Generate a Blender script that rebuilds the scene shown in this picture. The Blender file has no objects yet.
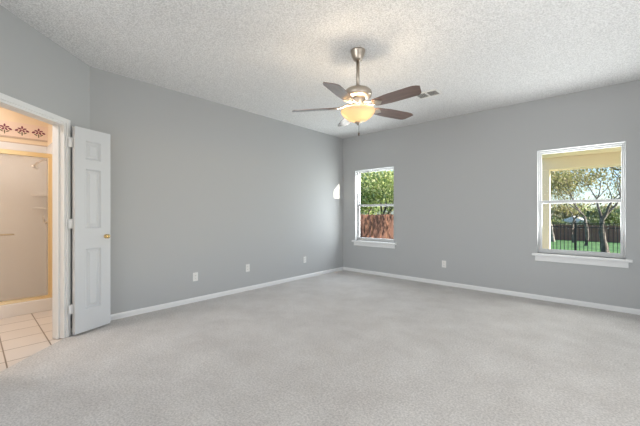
import bpy, bmesh, math, random
from mathutils import Vector, Matrix
R = math.radians
S = bpy.context.scene
COL = S.collection

# ---------------------------------------------------------------- camera
cam = bpy.data.cameras.new('camera'); cam_o = bpy.data.objects.new('camera', cam); COL.objects.link(cam_o)
cam.sensor_width = 36.0; cam.lens = 36.0 * 316.0 / 640.0
cam.clip_start = 0.02; cam.clip_end = 500
cam_o.location = (4.058, -5.233, 1.186)
cam_o.rotation_euler = (R(90), 0, R(41.95))
S.camera = cam_o

# ---------------------------------------------------------------- view, sky, sun, daylight
S.view_settings.view_transform = 'Standard'
S.view_settings.look = 'None'
S.view_settings.gamma = 1.0
S.view_settings.use_curve_mapping = False
S.view_settings.exposure = 0.20

W = bpy.data.worlds.new('sky'); S.world = W; W.use_nodes = True
wn = W.node_tree; bg = wn.nodes['Background']
sky = wn.nodes.new('ShaderNodeTexSky'); sky.sky_type = 'NISHITA'
sky.sun_disc = False; sky.sun_elevation = R(30); sky.sun_rotation = R(70); sky.air_density = 1.0; sky.dust_density = 1.0
tint = wn.nodes.new('ShaderNodeMix'); tint.data_type = 'RGBA'; tint.blend_type = 'MULTIPLY'; tint.inputs[0].default_value = 1.0
tint.inputs[7].default_value = (0.78, 0.92, 1.18, 1)
wn.links.new(sky.outputs[0], tint.inputs[6]); wn.links.new(tint.outputs[2], bg.inputs[0]); bg.inputs[1].default_value = 0.25

SUN_DIR = Vector((-1.0, -0.39, -0.325))
sl = bpy.data.lights.new('sun', 'SUN'); sl.energy = 12.0; sl.color = (1.0, 0.93, 0.82); sl.angle = R(0.5)
so = bpy.data.objects.new('sun', sl); COL.objects.link(so)
so.rotation_euler = SUN_DIR.to_track_quat('-Z', 'Y').to_euler(); so.location = (30, 15, 15)

def area(name, loc, direction, sx, sy, power, color):
    l = bpy.data.lights.new(name, 'AREA'); l.shape = 'RECTANGLE'; l.size = sx; l.size_y = sy
    l.energy = power; l.color = color
    o = bpy.data.objects.new(name, l); COL.objects.link(o)
    o.location = loc; o.rotation_euler = Vector(direction).to_track_quat('-Z', 'Y').to_euler()
    return o
# added fill lamps at unseen openings behind and to the right of the camera
area('fill_back', (3.10, -9.57, 1.45), (0, 1, 0.45), 3.2, 1.9, 128, (0.98, 0.99, 1.0))
area('fill_side', (4.97, -3.30, 1.35), (-1, 0, 0.15), 3.0, 1.5, 35, (0.98, 0.99, 1.0))
# sky light at the two windows in view
area('daylight_corner', (0.745, 0.34, 1.34), (0, -1, 0.30), 0.80, 1.32, 30, (0.90, 0.95, 1.0))
area('daylight_lawn', (3.805, 0.20, 1.34), (0, -1, 0.30), 0.80, 1.32, 30, (0.95, 0.98, 1.0))
# lamp in the bathroom
area('bathroom_lamp', (0.05, -6.0, 2.66), (-0.15, 0, -1), 0.9, 0.7, 30, (1.0, 0.985, 0.98))
area('shower_fill', (-1.25, -5.3, 2.66), (0, 0, -1), 0.3, 0.3, 5, (1.0, 0.99, 0.99))  # added fill that brightens the shower, no fitting there

# ---------------------------------------------------------------- materials
def srgb(r, g, b):
    f = lambda c: (c/255/12.92) if c/255 <= 0.04045 else ((c/255+0.055)/1.055)**2.4
    return (f(r), f(g), f(b), 1.0)

def mat(name, col, rough=0.5, metal=0.0, bump=None, var=None, spec=0.5, coat=0.0):
    """bump=(scale, strength, distance), var=(scale, col2, detail)"""
    m = bpy.data.materials.new(name); m.use_nodes = True
    nt = m.node_tree; p = nt.nodes['Principled BSDF']
    p.inputs['Base Color'].default_value = col
    p.inputs['Roughness'].default_value = rough
    p.inputs['Metallic'].default_value = metal
    p.inputs['Specular IOR Level'].default_value = spec
    p.inputs['Coat Weight'].default_value = coat
    tc = nt.nodes.new('ShaderNodeTexCoord')
    if var:
        n = nt.nodes.new('ShaderNodeTexNoise'); n.inputs['Scale'].default_value = var[0]
        n.inputs['Detail'].default_value = var[2] if len(var) > 2 else 3
        nt.links.new(tc.outputs['Object'], n.inputs['Vector'])
        cr = nt.nodes.new('ShaderNodeValToRGB')
        lo, hi = (var[3], var[4]) if len(var) > 4 else (0.35, 0.65)
        cr.color_ramp.elements[0].position = lo; cr.color_ramp.elements[1].position = hi
        cr.color_ramp.elements[0].color = col; cr.color_ramp.elements[1].color = var[1]
        nt.links.new(n.outputs['Fac'], cr.inputs['Fac'])
        nt.links.new(cr.outputs['Color'], p.inputs['Base Color'])
    if bump:
        n2 = nt.nodes.new('ShaderNodeTexNoise'); n2.inputs['Scale'].default_value = bump[0]; n2.inputs['Detail'].default_value = 2
        nt.links.new(tc.outputs['Object'], n2.inputs['Vector'])
        b = nt.nodes.new('ShaderNodeBump'); b.inputs['Strength'].default_value = bump[1]; b.inputs['Distance'].default_value = bump[2]
        nt.links.new(n2.outputs['Fac'], b.inputs['Height'])
        nt.links.new(b.outputs['Normal'], p.inputs['Normal'])
    return m

M = {}
M['wall'] = mat('grey_wall_paint', (0.466, 0.472, 0.471, 1), 0.6, bump=(180, 0.08, 0.002), spec=0.3)
M['ceiling'] = mat('popcorn_ceiling', (0.68, 0.675, 0.665, 1), 0.95, bump=(80, 0.9, 0.011), var=(95, (0.90, 0.895, 0.885, 1), 2, 0.38, 0.60), spec=0.1)
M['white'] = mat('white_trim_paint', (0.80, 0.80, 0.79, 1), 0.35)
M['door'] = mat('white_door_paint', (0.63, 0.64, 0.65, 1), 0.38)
M['plate'] = mat('white_plastic', (0.82, 0.81, 0.78, 1), 0.3)
M['slot'] = mat('dark_slot', (0.05, 0.05, 0.05, 1), 0.5)
M['vent_dark'] = mat('vent_shadow_tone', (0.10, 0.098, 0.095, 1), 0.6)
M['nickel'] = mat('brushed_nickel', (0.48, 0.42, 0.355, 1), 0.36, metal=1.0)
M['brass'] = mat('polished_brass', (0.80, 0.58, 0.25, 1), 0.22, metal=1.0)
M['gold'] = mat('gold_anodised', (0.86, 0.72, 0.46, 1), 0.30, metal=1.0)
M['chrome'] = mat('chrome', (0.7, 0.66, 0.6, 1), 0.18, metal=1.0)
M['vinyl'] = mat('white_vinyl', (0.64, 0.64, 0.635, 1), 0.4)
M['bath_wall'] = mat('beige_bath_wall', (0.82, 0.66, 0.47, 1), 0.6)
M['surround'] = mat('cream_shower_surround', (0.78, 0.755, 0.735, 1), 0.25)
M['soffit'] = mat('cream_porch_paint', (0.97, 0.84, 0.60, 1), 0.6)
M['iron'] = mat('black_iron', (0.02, 0.02, 0.022, 1), 0.5)
M['roof'] = mat('pale_shingle_roof', (0.72, 0.70, 0.67, 1), 0.9, var=(6, (0.6, 0.58, 0.56, 1)))
M['house'] = mat('pale_house_wall', (0.62, 0.56, 0.50, 1), 0.8)
M['brick'] = mat('tan_brick', (0.55, 0.42, 0.32, 1), 0.9, var=(9, (0.40, 0.29, 0.22, 1)))
M['bark'] = mat('grey_bark', (0.10, 0.080, 0.065, 1), 0.9, bump=(14, 0.6, 0.05), var=(5, (0.20, 0.165, 0.14, 1)))
M['bark_pale'] = mat('pale_bark', (0.42, 0.37, 0.32, 1), 0.9, bump=(14, 0.6, 0.05), var=(4, (0.22, 0.19, 0.16, 1)))
M['grass'] = mat('lawn_grass', (0.055, 0.17, 0.035, 1), 0.9, var=(0.9, (0.13, 0.27, 0.07, 1), 6), bump=(30, 0.6, 0.05))

def leaf_mat(name, c1, c2, c3):
    m = bpy.data.materials.new(name); m.use_nodes = True; nt = m.node_tree
    p = nt.nodes['Principled BSDF']; out = nt.nodes['Material Output']
    geo = nt.nodes.new('ShaderNodeNewGeometry')
    cr = nt.nodes.new('ShaderNodeValToRGB')
    cr.color_ramp.elements[0].color = c1; cr.color_ramp.elements[1].color = c3
    e = cr.color_ramp.elements.new(0.5); e.color = c2
    nt.links.new(geo.outputs['Random Per Island'], cr.inputs['Fac'])
    nt.links.new(cr.outputs['Color'], p.inputs['Base Color']); p.inputs['Roughness'].default_value = 0.5
    tr = nt.nodes.new('ShaderNodeBsdfTranslucent'); nt.links.new(cr.outputs['Color'], tr.inputs['Color'])
    mx = nt.nodes.new('ShaderNodeMixShader'); mx.inputs[0].default_value = 0.4
    nt.links.new(p.outputs[0], mx.inputs[1]); nt.links.new(tr.outputs[0], mx.inputs[2]); nt.links.new(mx.outputs[0], out.inputs['Surface'])
    return m
M['leaf_olive'] = leaf_mat('olive_leaves', (0.11, 0.11, 0.045, 1), (0.42, 0.39, 0.14, 1), (0.62, 0.50, 0.31, 1))
M['leaf_green'] = leaf_mat('green_leaves', (0.16, 0.26, 0.08, 1), (0.48, 0.56, 0.20, 1), (0.85, 0.82, 0.45, 1))
M['leaf_dark'] = leaf_mat('dark_leaves', (0.06, 0.10, 0.035, 1), (0.17, 0.22, 0.08, 1), (0.36, 0.37, 0.17, 1))

def glass_mat(name, tint, frost=0.0):
    m = bpy.data.materials.new(name); m.use_nodes = True; nt = m.node_tree; nt.nodes.clear()
    out = nt.nodes.new('ShaderNodeOutputMaterial')
    t = nt.nodes.new('ShaderNodeBsdfTransparent'); t.inputs[0].default_value = tint
    g = nt.nodes.new('ShaderNodeBsdfGlossy'); g.inputs['Roughness'].default_value = 0.02
    lw = nt.nodes.new('ShaderNodeLayerWeight'); lw.inputs['Blend'].default_value = 0.5
    pw = nt.nodes.new('ShaderNodeMath'); pw.operation = 'POWER'; pw.inputs[1].default_value = 5.0
    fr = nt.nodes.new('ShaderNodeMath'); fr.operation = 'MULTIPLY_ADD'; fr.inputs[1].default_value = 0.35; fr.inputs[2].default_value = 0.001
    nt.links.new(lw.outputs['Facing'], pw.inputs[0]); nt.links.new(pw.outputs[0], fr.inputs[0])
    mx = nt.nodes.new('ShaderNodeMixShader')
    nt.links.new(fr.outputs[0], mx.inputs[0]); nt.links.new(t.outputs[0], mx.inputs[1]); nt.links.new(g.outputs[0], mx.inputs[2])
    last = mx
    if frost:
        d = nt.nodes.new('ShaderNodeBsdfDiffuse'); d.inputs[0].default_value = (0.88, 0.86, 0.84, 1)
        tl = nt.nodes.new('ShaderNodeBsdfTranslucent'); tl.inputs[0].default_value = (0.88, 0.86, 0.84, 1)
        m1 = nt.nodes.new('ShaderNodeMixShader'); m1.inputs[0].default_value = 0.5
        nt.links.new(d.outputs[0], m1.inputs[1]); nt.links.new(tl.outputs[0], m1.inputs[2])
        m2 = nt.nodes.new('ShaderNodeMixShader'); m2.inputs[0].default_value = frost
        nt.links.new(mx.outputs[0], m2.inputs[1]); nt.links.new(m1.outputs[0], m2.inputs[2]); last = m2
    nt.links.new(last.outputs[0], out.inputs['Surface'])
    return m
M['glass'] = glass_mat('window_glass', (0.96, 0.97, 0.96, 1))
M['shower_glass'] = glass_mat('shower_glass', (0.95, 0.93, 0.90, 1), 0.25)

def bowl_mat():
    m = bpy.data.materials.new('alabaster_glass'); m.use_nodes = True; nt = m.node_tree; nt.nodes.clear()
    out = nt.nodes.new('ShaderNodeOutputMaterial')
    tl = nt.nodes.new('ShaderNodeBsdfTranslucent'); tl.inputs[0].default_value = (0.29, 0.225, 0.15, 1)
    p = nt.nodes.new('ShaderNodeBsdfPrincipled'); p.inputs['Base Color'].default_value = (0.82, 0.77, 0.66, 1); p.inputs['Roughness'].default_value = 0.25
    em = nt.nodes.new('ShaderNodeEmission'); em.inputs[0].default_value = (1.0, 0.72, 0.36, 1); em.inputs[1].default_value = 0.15
    a1 = nt.nodes.new('ShaderNodeMixShader'); a1.inputs[0].default_value = 0.35
    nt.links.new(tl.outputs[0], a1.inputs[1]); nt.links.new(p.outputs[0], a1.inputs[2])
    a2 = nt.nodes.new('ShaderNodeAddShader'); nt.links.new(a1.outputs[0], a2.inputs[0]); nt.links.new(em.outputs[0], a2.inputs[1])
    nt.links.new(a2.outputs[0], out.inputs['Surface'])
    return m
M['bowl'] = bowl_mat()

def carpet_mat():
    m = bpy.data.materials.new('beige_carpet'); m.use_nodes = True; nt = m.node_tree; p = nt.nodes['Principled BSDF']
    p.inputs['Roughness'].default_value = 1.0; p.inputs['Specular IOR Level'].default_value = 0.05
    p.inputs['Sheen Weight'].default_value = 0.15
    tc = nt.nodes.new('ShaderNodeTexCoord')
    def noise(scale, detail, rough=0.5):
        n = nt.nodes.new('ShaderNodeTexNoise'); n.inputs['Scale'].default_value = scale; n.inputs['Detail'].default_value = detail
        n.inputs['Roughness'].default_value = rough
        nt.links.new(tc.outputs['Object'], n.inputs['Vector']); return n
    a = noise(2.6, 8, 0.68); b = noise(75, 3, 0.7)
    r1 = nt.nodes.new('ShaderNodeValToRGB')
    r1.color_ramp.elements[0].position = 0.36; r1.color_ramp.elements[0].color = (0.595, 0.565, 0.54, 1)
    r1.color_ramp.elements[1].position = 0.66; r1.color_ramp.elements[1].color = (0.70, 0.675, 0.65, 1)
    nt.links.new(a.outputs['Fac'], r1.inputs['Fac'])
    r2 = nt.nodes.new('ShaderNodeValToRGB')
    r2.color_ramp.elements[0].position = 0.36; r2.color_ramp.elements[0].color = (0.68, 0.68, 0.68, 1)
    r2.color_ramp.elements[1].position = 0.62; r2.color_ramp.elements[1].color = (1, 1, 1, 1)
    nt.links.new(b.outputs['Fac'], r2.inputs['Fac'])
    mx = nt.nodes.new('ShaderNodeMix'); mx.data_type = 'RGBA'; mx.blend_type = 'MULTIPLY'; mx.inputs[0].default_value = 1.0
    nt.links.new(r1.outputs[0], mx.inputs[6]); nt.links.new(r2.outputs[0], mx.inputs[7])
    nt.links.new(mx.outputs[2], p.inputs['Base Color'])
    bp = nt.nodes.new('ShaderNodeBump'); bp.inputs['Strength'].default_value = 0.5; bp.inputs['Distance'].default_value = 0.006
    nt.links.new(b.outputs['Fac'], bp.inputs['Height']); nt.links.new(bp.outputs['Normal'], p.inputs['Normal'])
    return m
M['carpet'] = carpet_mat()

def tile_mat():
    m = bpy.data.materials.new('cream_floor_tile'); m.use_nodes = True; nt = m.node_tree; p = nt.nodes['Principled BSDF']
    tc = nt.nodes.new('ShaderNodeTexCoord'); mp = nt.nodes.new('ShaderNodeMapping')
    mp.inputs['Location'].default_value = (0.10, 4.733, 0)
    nt.links.new(tc.outputs['Object'], mp.inputs['Vector'])
    br = nt.nodes.new('ShaderNodeTexBrick'); br.offset = 0; br.inputs['Scale'].default_value = 1.0
    br.inputs['Brick Width'].default_value = 0.30; br.inputs['Row Height'].default_value = 0.30
    br.inputs['Mortar Size'].default_value = 0.005; br.inputs['Mortar Smooth'].default_value = 0.1
    br.inputs['Color1'].default_value = (0.70, 0.64, 0.59, 1); br.inputs['Color2'].default_value = (0.66, 0.60, 0.55, 1)
    br.inputs['Mortar'].default_value = (0.22, 0.17, 0.13, 1)
    nt.links.new(mp.outputs[0], br.inputs['Vector'])
    nt.links.new(br.outputs['Color'], p.inputs['Base Color']); p.inputs['Roughness'].default_value = 0.35
    return m
M['tile'] = tile_mat()

def board_mat(name, c1, c2, axis):
    """vertical boards 0.14 m wide along one object axis"""
    m = bpy.data.materials.new(name); m.use_nodes = True; nt = m.node_tree; p = nt.nodes['Principled BSDF']
    geo = nt.nodes.new('ShaderNodeNewGeometry')
    cr = nt.nodes.new('ShaderNodeValToRGB'); cr.color_ramp.elements[0].color = c1; cr.color_ramp.elements[1].color = c2
    nt.links.new(geo.outputs['Random Per Island'], cr.inputs['Fac'])
    tc = nt.nodes.new('ShaderNodeTexCoord'); mp = nt.nodes.new('ShaderNodeMapping'); mp.inputs['Scale'].default_value = (14, 14, 0.8)
    n = nt.nodes.new('ShaderNodeTexNoise'); n.inputs['Scale'].default_value = 3; n.inputs['Detail'].default_value = 4
    nt.links.new(tc.outputs['Object'], mp.inputs[0]); nt.links.new(mp.outputs[0], n.inputs['Vector'])
    mx = nt.nodes.new('ShaderNodeMix'); mx.data_type = 'RGBA'; mx.blend_type = 'MULTIPLY'; mx.inputs[0].default_value = 0.5
    nt.links.new(cr.outputs[0], mx.inputs[6]); nt.links.new(n.outputs['Color'], mx.inputs[7])
    nt.links.new(mx.outputs[2], p.inputs['Base Color']); p.inputs['Roughness'].default_value = 0.8
    return m
M['fence_red'] = board_mat('stained_red_fence_boards', (0.085, 0.028, 0.016, 1), (0.18, 0.070, 0.034, 1), 'y')
M['fence_brown'] = board_mat('dark_brown_fence_boards', (0.24, 0.12, 0.085, 1), (0.36, 0.19, 0.14, 1), 'x')

def wood_mat():
    m = bpy.data.materials.new('walnut_blade'); m.use_nodes = True; nt = m.node_tree; p = nt.nodes['Principled BSDF']
    tc = nt.nodes.new('ShaderNodeTexCoord'); mp = nt.nodes.new('ShaderNodeMapping'); mp.inputs['Scale'].default_value = (3, 40, 40)
    n = nt.nodes.new('ShaderNodeTexNoise'); n.inputs['Scale'].default_value = 1.5; n.inputs['Detail'].default_value = 5
    nt.links.new(tc.outputs['Object'], mp.inputs[0]); nt.links.new(mp.outputs[0], n.inputs['Vector'])
    cr = nt.nodes.new('ShaderNodeValToRGB'); cr.color_ramp.elements[0].position = 0.3; cr.color_ramp.elements[1].position = 0.7
    cr.color_ramp.elements[0].color = (0.10, 0.055, 0.04, 1); cr.color_ramp.elements[1].color = (0.19, 0.105, 0.075, 1)
    nt.links.new(n.outputs['Fac'], cr.inputs[0]); nt.links.new(cr.outputs[0], p.inputs['Base Color'])
    p.inputs['Roughness'].default_value = 0.33; p.inputs['Coat Weight'].default_value = 1.0; p.inputs['Coat Roughness'].default_value = 0.12
    return m
M['walnut'] = wood_mat()
M['border'] = mat('border_paper', (0.80, 0.62, 0.50, 1), 0.7)
M['petal'] = mat('maroon_petal', (0.20, 0.04, 0.07, 1), 0.7)
M['petal_dark'] = mat('green_leaf_print', (0.16, 0.13, 0.07, 1), 0.7)
M['border_edge'] = mat('border_edge_band', (0.56, 0.42, 0.32, 1), 0.7)

# ---------------------------------------------------------------- builders
class MB:
    def __init__(self): self.bm = bmesh.new(); self.mi = 0
    def _m(self, geom_verts):
        fs = set()
        for v in geom_verts: fs.update(v.link_faces)
        for f in fs: f.material_index = self.mi
    def box(self, a, b, T=None, bevel=0.0):
        a, b = Vector(a), Vector(b); c = (a+b)/2; d = b-a
        r = bmesh.ops.create_cube(self.bm, size=1.0, matrix=Matrix.Translation(c) @ Matrix.Diagonal((abs(d.x), abs(d.y), abs(d.z), 1)))
        vs = r['verts']
        self._m(vs)
        if bevel:
            es = set()
            for v in vs: es.update(v.link_edges)
            rr = bmesh.ops.bevel(self.bm, geom=list(es), offset=bevel, segments=2, profile=0.5, affect='EDGES', clamp_overlap=True)
            vs = list({v for f in rr['faces'] for v in f.verts} | {v for v in vs if v.is_valid})
            self._m(vs)
        if T is not None: bmesh.ops.transform(self.bm, matrix=T, verts=vs)
        return self
    def prism(self, pts, z0, z1, T=None):
        lo = [self.bm.verts.new((x, y, z0)) for x, y in pts]; hi = [self.bm.verts.new((x, y, z1)) for x, y in pts]
        n = len(pts); fs = [self.bm.faces.new(hi), self.bm.faces.new(lo[::-1])]
        for i in range(n):
            fs.append(self.bm.faces.new((lo[i], lo[(i+1) % n], hi[(i+1) % n], hi[i])))
        for f in fs: f.material_index = self.mi
        if T is not None: bmesh.ops.transform(self.bm, matrix=T, verts=lo+hi)
        bmesh.ops.recalc_face_normals(self.bm, faces=fs)
        return self
    def lathe(self, prof, n=40, T=None):
        rings = []
        for r, z in prof:
            if r < 1e-5: rings.append([self.bm.verts.new((0, 0, z))])
            else: rings.append([self.bm.verts.new((r*math.cos(2*math.pi*i/n), r*math.sin(2*math.pi*i/n), z)) for i in range(n)])
        fs = []
        for A, B in zip(rings, rings[1:]):
            for i in range(n):
                j = (i+1) % n
                if len(A) == 1 and len(B) == 1: break
                if len(A) == 1: fs.append(self.bm.faces.new((A[0], B[i], B[j])))
                elif len(B) == 1: fs.append(self.bm.faces.new((A[i], A[j], B[0])))
                else: fs.append(self.bm.faces.new((A[i], A[j], B[j], B[i])))
        for f in fs: f.smooth = True; f.material_index = self.mi
        if T is not None: bmesh.ops.transform(self.bm, matrix=T, verts=[v for r_ in rings for v in r_])
        bmesh.ops.recalc_face_normals(self.bm, faces=fs)
        return self
    def tube(self, pts, rad, n=8, caps=True):
        pts = [Vector(p) for p in pts]
        rads = rad if isinstance(rad, (list, tuple)) else [rad]*len(pts)
        rings = []; up = Vector((0, 0, 1))
        for i, p in enumerate(pts):
            d = (pts[min(i+1, len(pts)-1)] - pts[max(i-1, 0)]).normalized()
            a = d.cross(up)
            if a.length < 1e-3: a = d.cross(Vector((1, 0, 0)))
            a.normalize(); b = d.cross(a)
            rings.append([self.bm.verts.new(p + rads[i]*(math.cos(2*math.pi*k/n)*a + math.sin(2*math.pi*k/n)*b)) for k in range(n)])
        fs = []
        for A, B in zip(rings, rings[1:]):
            for k in range(n): fs.append(self.bm.faces.new((A[k], A[(k+1) % n], B[(k+1) % n], B[k])))
        if caps: fs += [self.bm.faces.new(rings[0][::-1]), self.bm.faces.new(rings[-1])]
        for f in fs: f.smooth = True; f.material_index = self.mi
        return self
    def build(self, name, mats, parent=None, loc=None):
        me = bpy.data.meshes.new(name); self.bm.to_mesh(me); self.bm.free()
        for m in (mats if isinstance(mats, (list, tuple)) else [mats]): me.materials.append(m)
        o = bpy.data.objects.new(name, me); COL.objects.link(o)
        if parent: o.parent = parent
        if loc is not None: o.location = loc
        return o

def tag(o, label=None, cat=None, group=None, kind=None):
    if label: o['label'] = label
    if cat: o['category'] = cat
    if group: o['group'] = group
    if kind: o['kind'] = kind
    return o
def empty(name, loc=(0, 0, 0), rz=0.0):
    o = bpy.data.objects.new(name, None); COL.objects.link(o); o.location = loc; o.rotation_euler = (0, 0, rz)
    o.empty_display_size = 0.1
    return o
def struct(o, label, cat): return tag(o, label, cat, kind='structure')
def copy_tree(o, parent=None):
    c = o.copy(); COL.objects.link(c)
    if parent: c.parent = parent
    for ch in list(o.children): copy_tree(ch, c)
    return c

# ---------------------------------------------------------------- room shell
H = 2.74; XR = 4.90; YB = -9.50; YD = -4.371
q = math.sqrt(0.5)
D = Matrix(((q, q, 0, 0), (-q, q, 0, YD), (0, 0, 1, 0), (0, 0, 0, 1)))   # diagonal wall: s along, n into the room
SEND = 1.70
XB = SEND*q; YK = YD-SEND*q      # the angled wall ends here and the room runs on towards the back
OP0, OP1, OPH = 0.352, 1.115, 2.030
room = [(0, 0), (0, YD), (XB, YK), (XB, YB), (XR, YB), (XR, 0)]

struct(MB().prism(room, -0.06, 0.0).build('floor', M['carpet']), 'light beige wall-to-wall cut pile carpet of the bedroom', 'floor')
big = [(-0.16, 0.18), (-0.16, YD-0.04), (XB-0.12, YK-0.04), (XB-0.12, YB-0.16), (XR+0.16, YB-0.16), (XR+0.16, 0.18)]
struct(MB().prism(big, H, H+0.12).build('ceiling', M['ceiling']), 'white popcorn textured bedroom ceiling', 'ceiling')

struct(MB().box((-0.13, YD-0.03, 0), (0, 0.16, H)).build('wall_left', M['wall']), 'long plain grey wall left of the far corner', 'wall')

WIN = [(0.307, 1.183), (3.371, 4.255)]; WZ0, WZ1 = 0.636, 2.045; WT = 0.16
w = MB()
xs = [0.0]
for a, b in WIN: xs += [a, b]
xs.append(XR+0.13)
for i in range(0, len(xs), 2): w.box((xs[i], 0, -0.0), (xs[i+1], WT, H))
for a, b in WIN: w.box((a, 0, 0), (b, WT, WZ0)); w.box((a, 0, WZ1), (b, WT, H))
struct(w.build('wall_right', M['wall']), 'grey wall holding the two windows', 'wall')

w = MB()
w.box((0, -0.10, 0), (OP0, 0, H), D); w.box((OP0, -0.10, OPH), (OP1, 0, H), D); w.box((OP1, -0.10, 0), (SEND, 0, H), D)
struct(w.build('wall_diagonal', M['wall']), 'angled grey wall with the doorway to the bathroom', 'wall')

# back and side walls behind the camera, each with an opening added for a fill lamp
def walled(name, p0, ux, L, o0, o1, z0, z1, label, t=0.13):
    uy = Vector((-ux[1], ux[0], 0))
    T = Matrix(((ux[0], uy.x, 0, p0[0]), (ux[1], uy.y, 0, p0[1]), (0, 0, 1, 0), (0, 0, 0, 1)))
    b = MB(); b.box((0, 0, 0), (o0, t, H), T); b.box((o1, 0, 0), (L, t, H), T); b.box((o0, 0, 0), (o1, t, z0), T); b.box((o0, 0, z1), (o1, t, H), T)
    struct(b.build(name, M['wall']), label, 'wall')
walled('wall_back', (XR+0.13, YB), (-1, 0), XR+0.13-XB+0.05, XR+0.13-4.75, XR+0.13-1.45, 0.45, 2.42, 'grey wall behind the camera with a wide opening added for fill light')
walled('wall_side', (XR, 0.0), (0, -1), -YB, 1.70, 4.90, 0.55, 2.15, 'grey wall at the right hand of the camera with a wide opening added for fill light')

# bathroom shell
bath = [(-1.80, -4.45), (0.079, -4.45), (XB, YK), (XB, -7.1), (-1.80, -7.1)]
struct(MB().prism(bath, -0.06, -0.006).build('floor_bathroom', M['tile']), 'cream square tile bathroom floor with dark grout', 'floor')
struct(MB().box((-1.80, -4.50, -0.05), (-0.085, -4.403, H+0.005)).build('wall_bathroom_right', M['bath_wall']), 'beige bathroom wall at the right end of the shower', 'wall')
struct(MB().box((-1.80, -7.1, -0.05), (-1.68, -4.50, H+0.005)).build('wall_bathroom_far', M['bath_wall']), 'beige wall at the back of the shower', 'wall')
struct(MB().box((-1.80, -7.2, -0.05), (XB-0.05, -7.1, H+0.005)).build('wall_bathroom_left', M['bath_wall']), 'beige bathroom wall away from the bedroom', 'wall')
struct(MB().box((XB-0.10, -7.1, -0.05), (XB-0.05, YK-0.10, H+0.005)).build('wall_bathroom_near', M['bath_wall']), 'beige bathroom wall near the camera', 'wall')
struct(MB().box((XB-0.05, YB-0.13, 0), (XB, YK, H)).build('wall_back_left', M['wall']), 'grey wall running back from the angled doorway wall', 'wall')
struct(MB().box((-1.9, -7.2, H+0.001), (XB-0.13, -4.40, H+0.1)).build('ceiling_bathroom', M['bath_wall']), 'bathroom ceiling', 'ceiling')
# bathroom side of the angled wall: painted skin
w = MB(); w.box((0.07, -0.105, 0), (OP0-0.06, -0.099, H), D); w.box((OP1+0.06, -0.105, 0), (SEND-0.06, -0.099, H), D); w.box((OP0-0.06, -0.105, OPH+0.06), (OP1+0.06, -0.099, H), D)
struct(w.build('wall_bathroom_diagonal', M['bath_wall']), 'beige bathroom face of the angled wall', 'wall')

# baseboards
def baseboard(name, T, L, label):
    b = MB(); prof = [(0, 0), (0.014, 0), (0.014, 0.042), (0.010, 0.054), (0.004, 0.062), (0, 0.062)]
    P = Matrix(((0, 0, 1, 0), (1, 0, 0, 0), (0, 1, 0, 0), (0, 0, 0, 1)))
    b.prism(prof, 0, L, T @ P)
    struct(b.build(name, M['white']), label, 'baseboard')
def frame(p, ux):
    return Matrix(((ux[0], -ux[1], 0, p[0]), (ux[1], ux[0], 0, p[1]), (0, 0, 1, 0), (0, 0, 0, 1)))
baseboard('baseboard_left', frame((0, 0), (0, -1)), -YD, 'white baseboard along the long left wall')
baseboard('baseboard_right', frame((XR, 0), (-1, 0)), XR, 'white baseboard under the two windows')
baseboard('baseboard_diagonal', frame((0, YD), (q, -q)), OP0-0.07, 'short white baseboard behind the open door')
baseboard('baseboard_side', frame((XR, YB), (0, 1)), -YB, 'white baseboard at the right hand of the camera')

# ---------------------------------------------------------------- doorway and door
c = MB()
cw = 0.045
def casing(n0, n1, sgn):
    f = n0 if sgn < 0 else n1
    for a, b, z0, z1 in ((OP0-0.006-cw, OP0-0.006, 0, OPH+0.006+cw), (OP1+0.006, OP1+0.006+cw, 0, OPH+0.006+cw), (OP0-0.006, OP1+0.006, OPH+0.006, OPH+0.006+cw)):
        c.box((a, n0, z0), (b, n1, z1), D, 0.004)
casing(0.0, 0.017, 1); casing(-0.117, -0.105, -1)
c.box((OP0-0.006, -0.105, 0), (OP0+0.014, 0.004, OPH), D, 0.002)
c.box((OP1-0.014, -0.105, 0), (OP1+0.006, 0.004, OPH), D, 0.002)
c.box((OP0-0.006, -0.105, OPH-0.014), (OP1+0.006, 0.004, OPH+0.008), D, 0.002)
c.box((OP0+0.014, -0.075, 0), (OP0+0.026, -0.040, OPH-0.014), D, 0.002)
struct(c.build('trim_1', M['white']), 'white casing and jamb around the bathroom doorway', 'door frame')

def door_leaf(Wd, Hd, t):
    bm = bmesh.new()
    us = [0, 0.100, Wd-0.100, Wd]; vs = [0, 0.215, 0.815, 1.015, 1.605, 1.70, 1.885, Hd]
    cells = {1: 1, 3: 1, 5: 1}
    for side in (0, 1):
        y = 0 if side == 0 else t
        g = [[bm.verts.new((u, y, v)) for u in us] for v in vs]
        pan = []
        for j in range(len(vs)-1):
            for i in range(3):
                loop = [g[j][i], g[j][i+1], g[j+1][i+1], g[j+1][i]]
                f = bm.faces.new(loop if side == 0 else loop[::-1])
                if i == 1 and j in cells: pan.append(f)
        bmesh.ops.recalc_face_normals
        for th, dp in ((0.003, 0.0), (0.014, -0.016), (0.012, 0.0), (0.020, 0.012)):
            bmesh.ops.inset_individual(bm, faces=pan, thickness=th, depth=dp, use_even_offset=True)
    bmesh.ops.remove_doubles(bm, verts=bm.verts, dist=1e-6)
    be = [e for e in bm.edges if len(e.link_faces) == 1]
    bmesh.ops.bridge_loops(bm, edges=be)
    return bm
DL, DH, DT = 0.356, 2.005, 0.035
hp = D @ Vector((OP0-0.030, 0.040, 0.017))
ddir = Vector((-0.380, 0.925, 0)).normalized()
door = empty('door_1', hp, math.atan2(ddir.y, ddir.x))
struct(door, 'narrow white three panel door leaf standing open against the left wall', 'door')
lf = MB(); lf.bm.free(); lf.bm = door_leaf(DL, DH, DT)
leaf = lf.build('door_leaf', M['door'], door); leaf.location = (0.006, -DT, 0)
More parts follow.
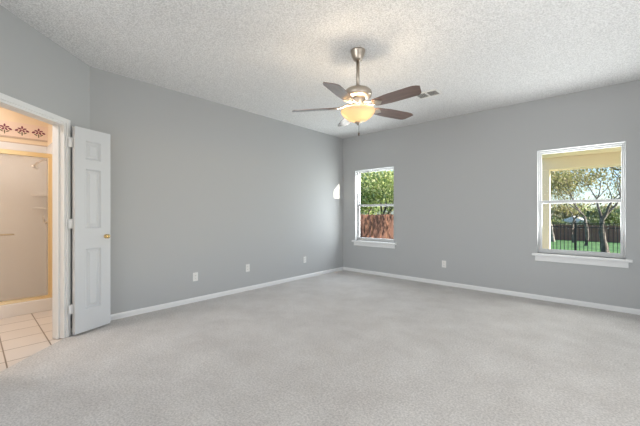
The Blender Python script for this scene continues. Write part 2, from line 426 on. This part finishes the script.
for hz in (0.20, 1.02, 1.80):
    h = MB(); h.lathe([(0, 0), (0.0075, 0.001), (0.0075, 0.088), (0.004, 0.093), (0, 0.094)], 12)
    h.box((-0.0285, -0.003, 0), (0.0, 0.0, 0.089)); h.box((0, -0.0015, 0), (0.0065, 0.001, 0.089))
    ho = h.build('hinge', M['white'], door, (-0.002, -0.004, hz))
k = MB(); TK = Matrix.Translation((DL-0.045, -DT, 0.925)) @ Matrix.Rotation(R(90), 4, 'X')
k.lathe([(0, 0), (0.021, 0), (0.022, 0.004), (0.010, 0.008), (0.008, 0.014), (0.014, 0.020), (0.022, 0.027), (0.023, 0.034), (0.018, 0.042), (0, 0.046)], 24, TK)
tag(k.build('door_knob', M['brass'], door), 'round brass door knob')

# ---------------------------------------------------------------- windows
def window(name, x0, x1, label):
    root = empty(name, ((x0+x1)/2, 0.0, WZ0)); struct(root, label, 'window')
    hw = (x1-x0)/2; hh = WZ1-WZ0
    f = MB(); fw = 0.022; y0, y1 = 0.075, 0.150
    f.box((-hw, y0, 0), (-hw+fw, y1, hh), None, 0.003); f.box((hw-fw, y0, 0), (hw, y1, hh), None, 0.003)
    f.box((-hw+fw, y0, hh-fw), (hw-fw, y1, hh), None, 0.003); f.box((-hw+fw, y0, 0), (hw-fw, y1, fw), None, 0.003)
    f.build('window_frame', M['vinyl'], root)
    mid = hh*0.497
    def sash(nm, za, zb, ya, yb, st, r0, r1):
        s = MB(); a = hw-fw
        s.box((-a, ya, za), (-a+st, yb, zb), None, 0.003); s.box((a-st, ya, za), (a, yb, zb), None, 0.003)
        s.box((-a+st, ya, za), (a-st, yb, za+r0), None, 0.003); s.box((-a+st, ya, zb-r1), (a-st, yb, zb), None, 0.003)
        so_ = s.build(nm, M['vinyl'], root)
        g = MB(); g.box((-a+st-0.004, (ya+yb)/2-0.002, za+r0-0.004), (a-st+0.004, (ya+yb)/2+0.002, zb-r1+0.004))
        g.build('pane', M['glass'], so_)
    sash('upper_sash', mid-0.018, hh-fw, 0.115, 0.140, 0.018, 0.036, 0.018)
    sash('lower_sash', fw, mid+0.022, 0.086, 0.112, 0.026, 0.034, 0.040)
    l = MB(); l.box((-0.03, 0.070, mid+0.004), (0.03, 0.086, mid+0.018), None, 0.003); l.build('sash_lock', M['vinyl'], root)
    s = MB(); s.box((-hw-0.055, -0.045, -0.034), (hw+0.055, 0.076, 0.0), None, 0.006); s.build('window_sill', M['white'], root)
    s = MB(); s.box((-hw-0.020, -0.016, -0.105), (hw+0.020, 0.0, -0.034), None, 0.004); s.build('apron', M['white'], root)
    # painted liner of the reveal
    s = MB(); t = 0.006
    s.box((-hw, 0.0, 0), (-hw+t, 0.075, hh)); s.box((hw-t, 0.0, 0), (hw, 0.075, hh)); s.box((-hw+t, 0.0, hh-t), (hw-t, 0.075, hh))
    s.build('reveal_liner', M['wall'], root)
    return root
window('window_1', *WIN[0], 'white single hung window beside the far corner looking on the red fence')
window('window_2', *WIN[1], 'white single hung window at the right looking on the lawn')

# ---------------------------------------------------------------- bathroom fittings
struct(MB().box((-1.105, -6.0, -0.01), (-0.995, -4.50, 0.140), None, 0.008).build('trim_2', M['surround']), 'cream raised shower curb', 'shower curb')
struct(MB().box((-1.095, -4.535, 0.140), (-1.005, -4.50, 1.90), None, 0.004).build('trim_3', M['surround']), 'cream strip of wall beside the gold shower post', 'wall strip')
s = MB(); s.box((-1.68, -6.0, 0.0), (-1.672, -4.50, 2.10)); s.box((-1.672, -4.508, 0.0), (-1.06, -4.50, 2.10)); s.box((-1.672, -6.0, 0.0), (-1.105, -4.508, 0.05))
struct(s.build('trim_4', M['surround']), 'cream shower surround lining the walls behind the glass', 'shower surround')
struct(MB().box((-1.68, -6.1, 0), (-0.995, -6.0, H)).build('wall_shower_end', M['bath_wall']), 'wall at the far end of the shower', 'wall')

b = MB(); b.box((-1.68, -6.0, 2.165), (-1.676, -4.50, 2.375))
b.mi = 3; b.box((-1.68, -6.0, 2.165), (-1.674, -4.50, 2.188)); b.box((-1.68, -6.0, 2.10), (-1.675, -4.50, 2.112))
def disc(y, z, ry, rz, mi, rot=0.0):
    vs = []
    for i in range(12):
        a = 2*math.pi*i/12; py, pz = ry*math.cos(a), rz*math.sin(a)
        vs.append(b.bm.verts.new((-1.6745, y+py*math.cos(rot)-pz*math.sin(rot), z+py*math.sin(rot)+pz*math.cos(rot))))
    f = b.bm.faces.new(vs); f.material_index = mi
for i in range(9):
    y = -4.593-0.165*i
    for a in (90, 162, 234, 306, 18): disc(y+0.026*math.cos(R(a)), 2.292+0.026*math.sin(R(a)), 0.020, 0.010, 1, R(a))
    disc(y-0.052, 2.276, 0.020, 0.012, 1, 0.5); disc(y+0.052, 2.276, 0.020, 0.012, 1, -0.5)
    disc(y, 2.235, 0.007, 0.028, 2); disc(y-0.03, 2.245, 0.020, 0.007, 2, -0.6); disc(y+0.03, 2.245, 0.020, 0.007, 2, 0.6)
struct(b.build('trim_5', [M['border'], M['petal'], M['petal_dark'], M['border_edge']]), 'wallpaper border with maroon flower sprigs above the shower', 'wallpaper border')

sh = empty('shower_door', (-1.05, -5.25, 0.140))
tag(sh, 'gold framed sliding glass shower door on the cream curb', 'shower door')
y0, y1 = -6.0+5.25, -4.536+5.25; ht = 1.775
MB().box((-0.030, y0, ht-0.052), (0.030, y1, ht), None, 0.004).build('top_rail', M['gold'], sh)
MB().box((-0.030, y0, 0.0), (0.030, y1, 0.035), None, 0.004).build('bottom_rail', M['gold'], sh)
for nm, ya, yb in (('side_post', y1-0.040, y1), ('side_post', y0, y0+0.03)):
    MB().box((-0.028, ya, 0.035), (0.028, yb, ht-0.052), None, 0.004).build(nm, M['gold'], sh)
for xo, ya, yb in ((-0.012, -0.03, y1-0.042), (0.012, y0+0.032, 0.03)):
    gp = MB().box((xo-0.003, ya, 0.036), (xo+0.003, yb, ht-0.053)).build('glass_panel', M['shower_glass'], sh)
    MB().box((xo-0.007, ya, 0.036), (xo+0.007, ya+0.018, ht-0.053)).build('panel_edge', M['gold'], gp)
tb = MB(); tb.tube([(0.062, -0.30, 0.80), (0.062, 0.37, 0.80)], 0.010, 10)
for yy in (-0.26, 0.34): tb.tube([(0.010, yy, 0.80), (0.062, yy, 0.80)], 0.006, 8)
tb.build('towel_bar', M['chrome'], sh)

hd = empty('wall_shower', (-1.5, -4.508, 1.89)); tag(hd, 'small chrome shower head on an arm high behind the shower glass', 'shower')
a = MB(); a.tube([(0, 0, 0), (0, -0.05, 0.004), (0, -0.09, -0.02), (0, -0.115, -0.055)], 0.010, 10); a.build('arm', M['chrome'], hd)
a = MB(); a.lathe([(0, 0), (0.030, 0), (0.030, 0.006), (0, 0.008)], 20, Matrix.Rotation(R(90), 4, 'X')); a.build('wall_flange', M['chrome'], hd)
a = MB(); a.lathe([(0, 0.03), (0.016, 0.028), (0.018, 0.0), (0.045, -0.04), (0.045, -0.055), (0, -0.056)], 24, Matrix.Translation((0, -0.125, -0.065)) @ Matrix.Rotation(R(-28), 4, 'X')); a.build('spray_head', M['chrome'], hd)
vl = empty('shower_valve', (-1.5, -4.508, 1.06)); tag(vl, 'round chrome shower valve with lever at waist height behind the glass', 'shower valve')
a = MB(); a.lathe([(0, 0), (0.075, 0), (0.075, 0.006), (0.03, 0.014), (0.026, 0.04), (0, 0.042)], 28, Matrix.Rotation(R(90), 4, 'X')); a.build('escutcheon', M['chrome'], vl)
a = MB(); a.tube([(0, -0.05, 0.0), (0, -0.055, 0.04), (0, -0.06, 0.085)], [0.014, 0.010, 0.007], 10); a.build('lever', M['chrome'], vl)
for zz, lab in ((1.24, 'cream corner soap ledge above the shower valve'), (1.42, 'cream corner shelf below the shower head')):
    a = MB(); a.prism([(0, 0), (0.14, 0), (0.10, -0.07), (0.06, -0.11), (0, -0.15)], 0, 0.02); so_ = a.build('corner_shelf', M['surround'], None, (-1.672, -4.508, zz)); tag(so_, lab, 'shelf')

# ---------------------------------------------------------------- ceiling fan
FX, FY = 2.304, -2.739
fan = empty('ceiling_fan', (FX, FY, H)); tag(fan, 'brushed nickel ceiling fan with five walnut blades and lit glass bowl', 'ceiling fan')
MB().lathe([(0, 0), (0.070, 0), (0.071, -0.010), (0.066, -0.018), (0.060, -0.045), (0.050, -0.072), (0.042, -0.088), (0.034, -0.096), (0.018, -0.100), (0, -0.100)], 40).build('canopy', M['nickel'], fan)
MB().lathe([(0, -0.09), (0.016, -0.09), (0.016, -0.365), (0, -0.365)], 20).build('downrod', M['nickel'], fan)
MB().lathe([(0, -0.330), (0.022, -0.332), (0.028, -0.352), (0.070, -0.362), (0.112, -0.376), (0.130, -0.394), (0.134, -0.412), (0.132, -0.434), (0.116, -0.450), (0.080, -0.460), (0, -0.460)], 48).build('motor_housing', M['nickel'], fan)
MB().lathe([(0, -0.460), (0.072, -0.460), (0.076, -0.480), (0.060, -0.505), (0.052, -0.540), (0.052, -0.560), (0, -0.560)], 40).build('switch_housing', M['nickel'], fan)
def blade():
    bl = MB(); n = 18; outline = []
    L0, L1 = 0.175, 0.66
    def half(t):
        wv = 0.052 + 0.020*min(1, t/0.35)
        e = max(0.0, (t-0.80)/0.20)
        return wv*(1-0.38*e*e*e)
    up = []; dn = []
    for i in range(n+1):
        t = i/n; x = L0+(L1-L0)*t
        up.append((x - 0.030*max(0, (t-0.85)/0.15)*1.0, half(t))); dn.append((x, -half(t)))
    up[0] = (L0+0.006, half(0)-0.010); dn[0] = (L0+0.006, -half(0)+0.010)
    pts = dn + up[::-1]
    bl.prism(pts, -0.003, 0.003)
    return bl
def iron():
    b_ = MB()
    # two curved arms with an opening between, and a three-lobed plate on the blade
    for s in (-1, 1):
        b_.tube([(0.075, s*0.012, 0.030), (0.105, s*0.030, 0.024), (0.140, s*0.036, 0.012), (0.170, s*0.026, 0.006), (0.195, s*0.010, 0.0045)], [0.008, 0.0075, 0.007, 0.007, 0.006], 8)
    b_.prism([(0.178, -0.012), (0.195, -0.032), (0.225, -0.040), (0.245, -0.028), (0.275, 0), (0.245, 0.028), (0.225, 0.040), (0.195, 0.032), (0.178, 0.012)], 0.003, 0.007)
    b_.prism([(0.178, -0.012), (0.195, -0.032), (0.225, -0.040), (0.245, -0.028), (0.275, 0), (0.245, 0.028), (0.225, 0.040), (0.195, 0.032), (0.178, 0.012)], -0.007, -0.003)
    return b_
b0 = blade().build('fan_blade', M['walnut'], fan)
i0 = iron().build('blade_bracket', M['nickel'], b0)
for j, ang in enumerate((69, 141, 213, 285, 357)):
    bo = b0 if j == 0 else copy_tree(b0, fan)
    bo.location = (0, 0, -0.545)
    bo.rotation_euler = (Matrix.Rotation(R(ang), 3, 'Z') @ Matrix.Rotation(R(-12), 3, 'X')).to_euler()
bw = MB()
prof = [(0.158, -0.572), (0.163, -0.578), (0.160, -0.592), (0.146, -0.615), (0.120, -0.642), (0.084, -0.665), (0.042, -0.680), (0.0, -0.685)]
inner = [(r*0.97, z+0.004) for r, z in prof][::-1]
bw.lathe(prof + inner[0:], 56).build('lamp_bowl', M['bowl'], fan)
MB().lathe([(0, -0.676), (0.026, -0.683), (0.027, -0.692), (0.012, -0.698), (0.009, -0.710), (0, -0.716)], 24).build('finial', M['nickel'], fan)
pc = MB(); pc.tube([(0.012, 0, -0.70), (0.012, 0, -0.785)], 0.0022, 6); pc.lathe([(0, -0.782), (0.007, -0.788), (0.009, -0.806), (0.005, -0.818), (0, -0.820)], 14, Matrix.Translation((0.012, 0, 0)))
tag(pc.build('pull_chain', mat('dark_bronze', (0.12, 0.10, 0.08, 1), 0.4, metal=0.8), fan), 'thin dark pull chain')
fl = bpy.data.lights.new('fan_bulbs', 'POINT'); fl.energy = 5.6; fl.color = (1.0, 0.82, 0.60); fl.shadow_soft_size = 0.03
for a in (100, 220, 340):
    flo = bpy.data.objects.new('fan_bulbs', fl); COL.objects.link(flo); flo.parent = fan; flo.location = (0.085*math.cos(R(a)), 0.085*math.sin(R(a)), -0.600)

# ---------------------------------------------------------------- ceiling vent
vt = empty('air_vent', (2.345, -1.225, H)); tag(vt, 'white louvred air vent in the ceiling beyond the fan', 'air vent')
v = MB(); a, bb = 0.155, 0.105
for p, r_ in (((-a, -bb), (a, -bb+0.025)), ((-a, bb-0.025), (a, bb)), ((-a, -bb+0.025), (-a+0.025, bb-0.025)), ((a-0.025, -bb+0.025), (a, bb-0.025)), ((-0.010, -bb+0.025), (0.010, bb-0.025))):
    v.box((p[0], p[1], -0.012), (r_[0], r_[1], 0.0), None, 0.003)
v.build('vent_frame', M['plate'], vt)
MB().box((-a+0.02, -bb+0.02, -0.003), (a-0.02, bb-0.02, -0.0005)).build('duct_shade', M['vent_dark'], vt)  # flat dark sheet standing in for the shade inside the duct
for xa, xb in ((-a+0.025, -0.010), (0.010, a-0.025)):
    for i in range(7):
        y = -bb+0.036+i*(2*bb-0.072)/6
        MB().box((xa, -0.0055, -0.001), (xb, 0.0055, 0.001), Matrix.Translation((0, y, -0.007)) @ Matrix.Rotation(R(30), 4, 'X')).build('louvre', M['plate'], vt)

# ---------------------------------------------------------------- outlets
def outlet():
    r_ = empty('wall_outlet')
    MB().box((-0.035, -0.006, -0.057), (0.035, 0.0, 0.057), None, 0.003).build('cover_plate', M['plate'], r_)
    for zc in (-0.020, 0.020):
        rc = MB().box((-0.016, -0.0085, zc-0.014), (0.016, -0.005, zc+0.014), None, 0.002).build('receptacle', M['plate'], r_)
        s_ = MB(); s_.box((-0.008, -0.0089, zc-0.005), (-0.006, -0.0084, zc+0.006)); s_.box((0.006, -0.0089, zc-0.004), (0.008, -0.0084, zc+0.005)); s_.box((-0.002, -0.0089, zc-0.011), (0.002, -0.0084, zc-0.008))
        s_.build('slots', M['slot'], rc)
    return r_
o0 = outlet()
for i, (p, rz, lab) in enumerate((
        ((0, -3.208, 0.335), 90, 'white outlet on the left wall, nearest to the open door'),
        ((0, -2.376, 0.345), 90, 'white outlet on the left wall, middle of the three'),
        ((0, -1.135, 0.335), 90, 'white outlet on the left wall, nearest to the far corner'),
        ((2.10, 0, 0.346), 0, 'white outlet on the wall between the two windows'))):
    oo = o0 if i == 0 else copy_tree(o0)
    oo.location = p; oo.rotation_euler = (0, 0, R(rz)); tag(oo, lab, 'outlet', 'electrical outlets')

# ---------------------------------------------------------------- outdoors
def ground(y): return -0.30 if y < 3 else -0.30 - (y-3)*1.05/29
g = MB(); ys = [0.16, 3, 8, 14, 22, 32, 60]; xg = [-40, -10, 0, 10, 40]
gv = [[g.bm.verts.new((x, y, ground(y))) for x in xg] for y in ys]
for j in range(len(ys)-1):
    for i in range(len(xg)-1): g.bm.faces.new((gv[j][i], gv[j][i+1], gv[j+1][i+1], gv[j+1][i]))
struct(g.build('ground', M['grass']), 'green lawn sloping away behind the house', 'lawn')

# covered porch over the second window
pr = empty('porch', (6.3, 2.0, 2.42)); struct(pr, 'cream painted porch roof outside the right window', 'porch')
PX0 = 2.98-6.3; PX1 = 13.0-6.3  # right end lengthened out of view to block sun at the side opening
MB().box((PX0, 0.17-2.0, 0.0), (PX1, 3.75-2.0, 0.01)).build('porch_soffit', M['soffit'], pr)
MB().box((PX0, 0.17-2.0, 0.01), (PX1, 3.75-2.0, 0.035)).build('porch_roof', M['roof'], pr)
MB().box((5.05-6.3, -9.0-2.0, 0.0), (13.0-6.3, 0.17-2.0, 0.035)).build('side_sun_block', M['soffit'], pr)  # unseen roof added to keep the sun out of the side opening
MB().box((PX0, 3.50-2.0, -0.26), (PX1, 3.66-2.0, 0.0), None, 0.01).build('porch_beam', M['soffit'], pr)
MB().box((PX0, 3.66-2.0, -0.28), (PX1, 3.70-2.0, -0.02), None, 0.01).build('fascia', M['soffit'], pr)
patio = MB().box((2.6, 0.165, -0.40), (10.2, 3.95, -0.12), None, 0.01).build('trim_6', mat('pale_concrete', (0.82, 0.77, 0.70, 1), 0.9, var=(8, (0.64, 0.60, 0.53, 1))))
struct(patio, 'pale concrete patio slab under the porch roof', 'patio')
for px in (3.075, 12.6):
    MB().box((px-6.3-0.075, 3.50-2.0, -0.12-2.42), (px-6.3+0.075, 3.65-2.0, -0.26), None, 0.012).build('porch_post', M['soffit'], pr)

def wood_fence(name, p0, ux, L, top0, top1, gz0, gz1, bw_, m, label):
    root = empty(name, (p0[0], p0[1], gz0), math.atan2(ux[1], ux[0])); tag(root, label, 'fence')
    b_ = MB(); n = int(L/bw_); rnd = random.Random(5)
    for i in range(n):
        x = i*bw_; t = x/L; tp = top0+(top1-top0)*t - gz0 + rnd.uniform(-0.01, 0.01); bz = gz0+(gz1-gz0)*t-gz0
        b_.box((x+0.003, 0, bz-0.05), (x+bw_-0.003, 0.02, tp))
    b_.build('fence_boards', m, root)
    for f_ in (0.12, 0.5, 0.88):
        r_ = MB(); z0 = (top0-gz0)*f_; z1 = (gz1-gz0) + (top1-gz1)*f_
        r_.tube([(0, 0.045, z0), (L, 0.045, z1)], 0.03, 4); r_.build('fence_rail', m, root)
    return root
wood_fence('wood_fence', (-1.85, 0.6), (0, 1), 9.0, 1.135, 1.13, -0.30, -0.55, 0.14, M['fence_red'], 'reddish brown board fence close outside the corner window')
wood_fence('wood_fence', (-12, 32.0), (1, 0), 34.0, 0.12, 0.12, -1.35, -1.35, 0.15, M['fence_brown'], 'dark brown board fence across the far end of the lawn')

# black picket fence
ir = empty('iron_fence', (0, 7.3, ground(7.3))); tag(ir, 'black iron picket fence across the lawn outside the right window', 'fence')
z1 = 0.886-ground(7.3)
for nm, z in (('top_rail', z1-0.02), ('middle_rail', z1-0.14), ('bottom_rail', 0.12)):
    MB().box((0.9, -0.012, z-0.012), (9.0, 0.012, z+0.012)).build('fence_rail', M['iron'], ir)
for i in range(76):
    x = 1.06+i*0.094
    MB().box((x-0.007, -0.007, 0.06), (x+0.007, 0.007, z1-0.02)).build('picket', M['iron'], ir)
for x in (1.0, 3.40, 5.80, 8.20):
    pp = MB(); pp.box((x-0.03, -0.03, -0.05), (x+0.03, 0.03, z1+0.03)); pp.lathe([(0, 0.04), (0.02, 0.03), (0.02, 0.01), (0, 0.0)], 10, Matrix.Translation((x, 0, z1+0.03))); pp.build('fence_post', M['iron'], ir)

# neighbour's house
nh = empty('house', (1.4, 41.0, -1.35)); tag(nh, 'pale neighbouring house with a light gabled roof beyond the far fence', 'house')
MB().box((-1.2, 0, 0), (1.2, 7, 1.5)).build('house_wall', M['house'], nh)
r_ = MB(); r_.prism([(-1.5, 1.5), (1.5, 1.5), (0.0, 2.15)], -0.4, 7.4, Matrix(((1, 0, 0, 0), (0, 0, 1, 0), (0, 1, 0, 0), (0, 0, 0, 1)))); r_.build('house_roof', M['roof'], nh)

# trees
def tree(loc, height, seed, label, leaf, bark, kind='tree', *, spread=0.45, leaves=4000, crown_lo=0.3, trunk_r=0.16, lean=(0, 0), leaf_size=0.13, depth=5, clump=0.55, bare=0.0, first=0.32):
    rnd = random.Random(seed)
    root = empty(kind, loc); tag(root, label, kind, 'garden %ss' % kind)
    t = MB(); tips = []
    def grow(p, d, ln, r, lvl):
        pts = [p.copy()]; rr = [r]
        for k in range(3):
            d = (d + Vector((rnd.uniform(-.22, .22), rnd.uniform(-.22, .22), rnd.uniform(-.05, .16)))).normalized()
            p = p + d*ln/3; pts.append(p.copy()); rr.append(r*(1-0.13*(k+1)))
            if lvl <= depth-2: tips.append((p.copy(), lvl))
        t.tube(pts, rr, 6 if lvl > 2 else 5, caps=False)
        if lvl == 0: return
        n = 3 if lvl >= depth-1 else rnd.choice((2, 3))
        for j in range(n):
            a = rnd.uniform(0, 6.28); tilt = rnd.uniform(0.35, 0.5+spread)
            ax = d.cross(Vector((math.cos(a), math.sin(a), 0.3))).normalized()
            nd = (Matrix.Rotation(tilt, 3, ax) @ d).normalized()
            grow(p, nd, ln*rnd.uniform(.62, .82), rr[-1]*rnd.uniform(.55, .75), lvl-1)
    grow(Vector((0, 0, -0.1)), Vector((lean[0], lean[1], 1)).normalized(), height*first, trunk_r, depth)
    t.build('trunk', bark, root)
    if leaves:
        f = bmesh.new()
        for i in range(leaves):
            c_, lv = rnd.choice(tips)
            c_ = c_ + Vector((rnd.gauss(0, clump), rnd.gauss(0, clump), rnd.gauss(0, clump*0.8)))
            if c_.z < height*crown_lo*0.8: continue
            s_ = leaf_size*rnd.uniform(.6, 1.3)
            m_ = Matrix.Translation(c_) @ Matrix.Rotation(rnd.uniform(0, 6.28), 4, 'Z') @ Matrix.Rotation(rnd.gauss(0.5, 0.7), 4, 'X')
            vs = [f.verts.new(m_ @ Vector(v_)) for v_ in ((-s_*.5, 0, 0), (0, -s_*.9, 0.02), (s_*.5, 0, 0), (0, s_*.9, 0.02))]
            f.faces.new(vs)
        fm = MB(); fm.bm.free(); fm.bm = f
        fo = fm.build('foliage', leaf, root); fo['kind'] = 'stuff'
    return root
CA = Vector((4.058, -5.233, 1.186))
def at(px, t):
    u = (px-320)/316.0
    x = CA.x + t*(0.7435*u-0.6687); y = CA.y + t*(0.6687*u+0.7435)
    return (x, y, ground(y))
tree(at(553, 26), 6.5, 3, 'pale trunked tree at the left of the right window', M['leaf_olive'], M['bark_pale'], leaves=4000, trunk_r=0.17, leaf_size=0.11, depth=6, first=0.30, clump=0.4)
tree(at(574, 25), 6.5, 8, 'slim dark tree second from the left in the right window', M['leaf_olive'], M['bark'], leaves=4000, trunk_r=0.12, leaf_size=0.11, depth=6, first=0.30, clump=0.4)
tree(at(586, 21), 6.5, 12, 'leaning tree in the middle of the right window', M['leaf_olive'], M['bark'], leaves=2600, trunk_r=0.13, lean=(0.12, 0), leaf_size=0.09, depth=6, clump=0.4)
tree(at(606, 15.5), 7.0, 21, 'thick forked tree at the right of the right window', M['leaf_olive'], M['bark'], leaves=1800, trunk_r=0.17, leaf_size=0.08, first=0.24, spread=0.4, depth=7, clump=0.3)
tree((6.6, 8.6, ground(8.6)), 7.0, 33, 'tree with bare branches reaching into the top right of the right window', M['leaf_olive'], M['bark'], leaves=2600, trunk_r=0.18, leaf_size=0.10, spread=0.5, depth=6, lean=(-0.30, 0.0), crown_lo=0.2, first=0.26, clump=0.35)
for i, (px, t_, hgt, lf_, lab) in enumerate(((537, 40, 5.0, 'leaf_dark', 'dark tree beyond the far fence at the left'), (556, 50, 6.0, 'leaf_olive', 'olive tree beyond the far fence left of the house'), (578, 60, 7.5, 'leaf_green', 'green tree behind the neighbouring house'),
                            (596, 40, 4.6, 'leaf_dark', 'dark tree beyond the far fence right of the house'), (613, 44, 5.6, 'leaf_olive', 'olive tree beyond the far fence at the right'), (636, 40, 5.2, 'leaf_green', 'green tree beyond the far fence at the far right'))):
    tree(at(px, t_), hgt, 50+i, lab, M[lf_], M['bark'], leaves=4500, leaf_size=0.22, clump=0.55, trunk_r=0.16, first=0.24, crown_lo=0.15)
tree(at(362, 15.5), 4.6, 71, 'bright leafy tree behind the red fence at the left of the corner window', M['leaf_green'], M['bark'], leaves=5200, leaf_size=0.085, clump=0.42, first=0.24, crown_lo=0.2)
tree(at(384, 15), 5.4, 72, 'green leafy tree behind the red fence at the right of the corner window', M['leaf_green'], M['bark'], leaves=5200, leaf_size=0.085, clump=0.42, first=0.24, crown_lo=0.2)
tree(at(372, 25), 6.5, 73, 'olive tree farther back in the corner window', M['leaf_olive'], M['bark'], leaves=4000, leaf_size=0.13, clump=0.6, first=0.24)
tree(at(394, 24), 6.5, 74, 'green tree farther back behind the corner window edge', M['leaf_green'], M['bark'], leaves=4000, leaf_size=0.13, clump=0.6, first=0.24)
tree(at(556, 33), 2.9, 91, 'round dark shrub against the far fence at the left of the house', M['leaf_dark'], M['bark'], 'shrub', leaves=2600, leaf_size=0.14, clump=0.35, first=0.22, crown_lo=0.05, trunk_r=0.06, depth=4)
tree(at(596, 33), 2.9, 92, 'round dark shrub against the far fence at the right of the house', M['leaf_dark'], M['bark'], 'shrub', leaves=2600, leaf_size=0.14, clump=0.35, first=0.22, crown_lo=0.05, trunk_r=0.06, depth=4)
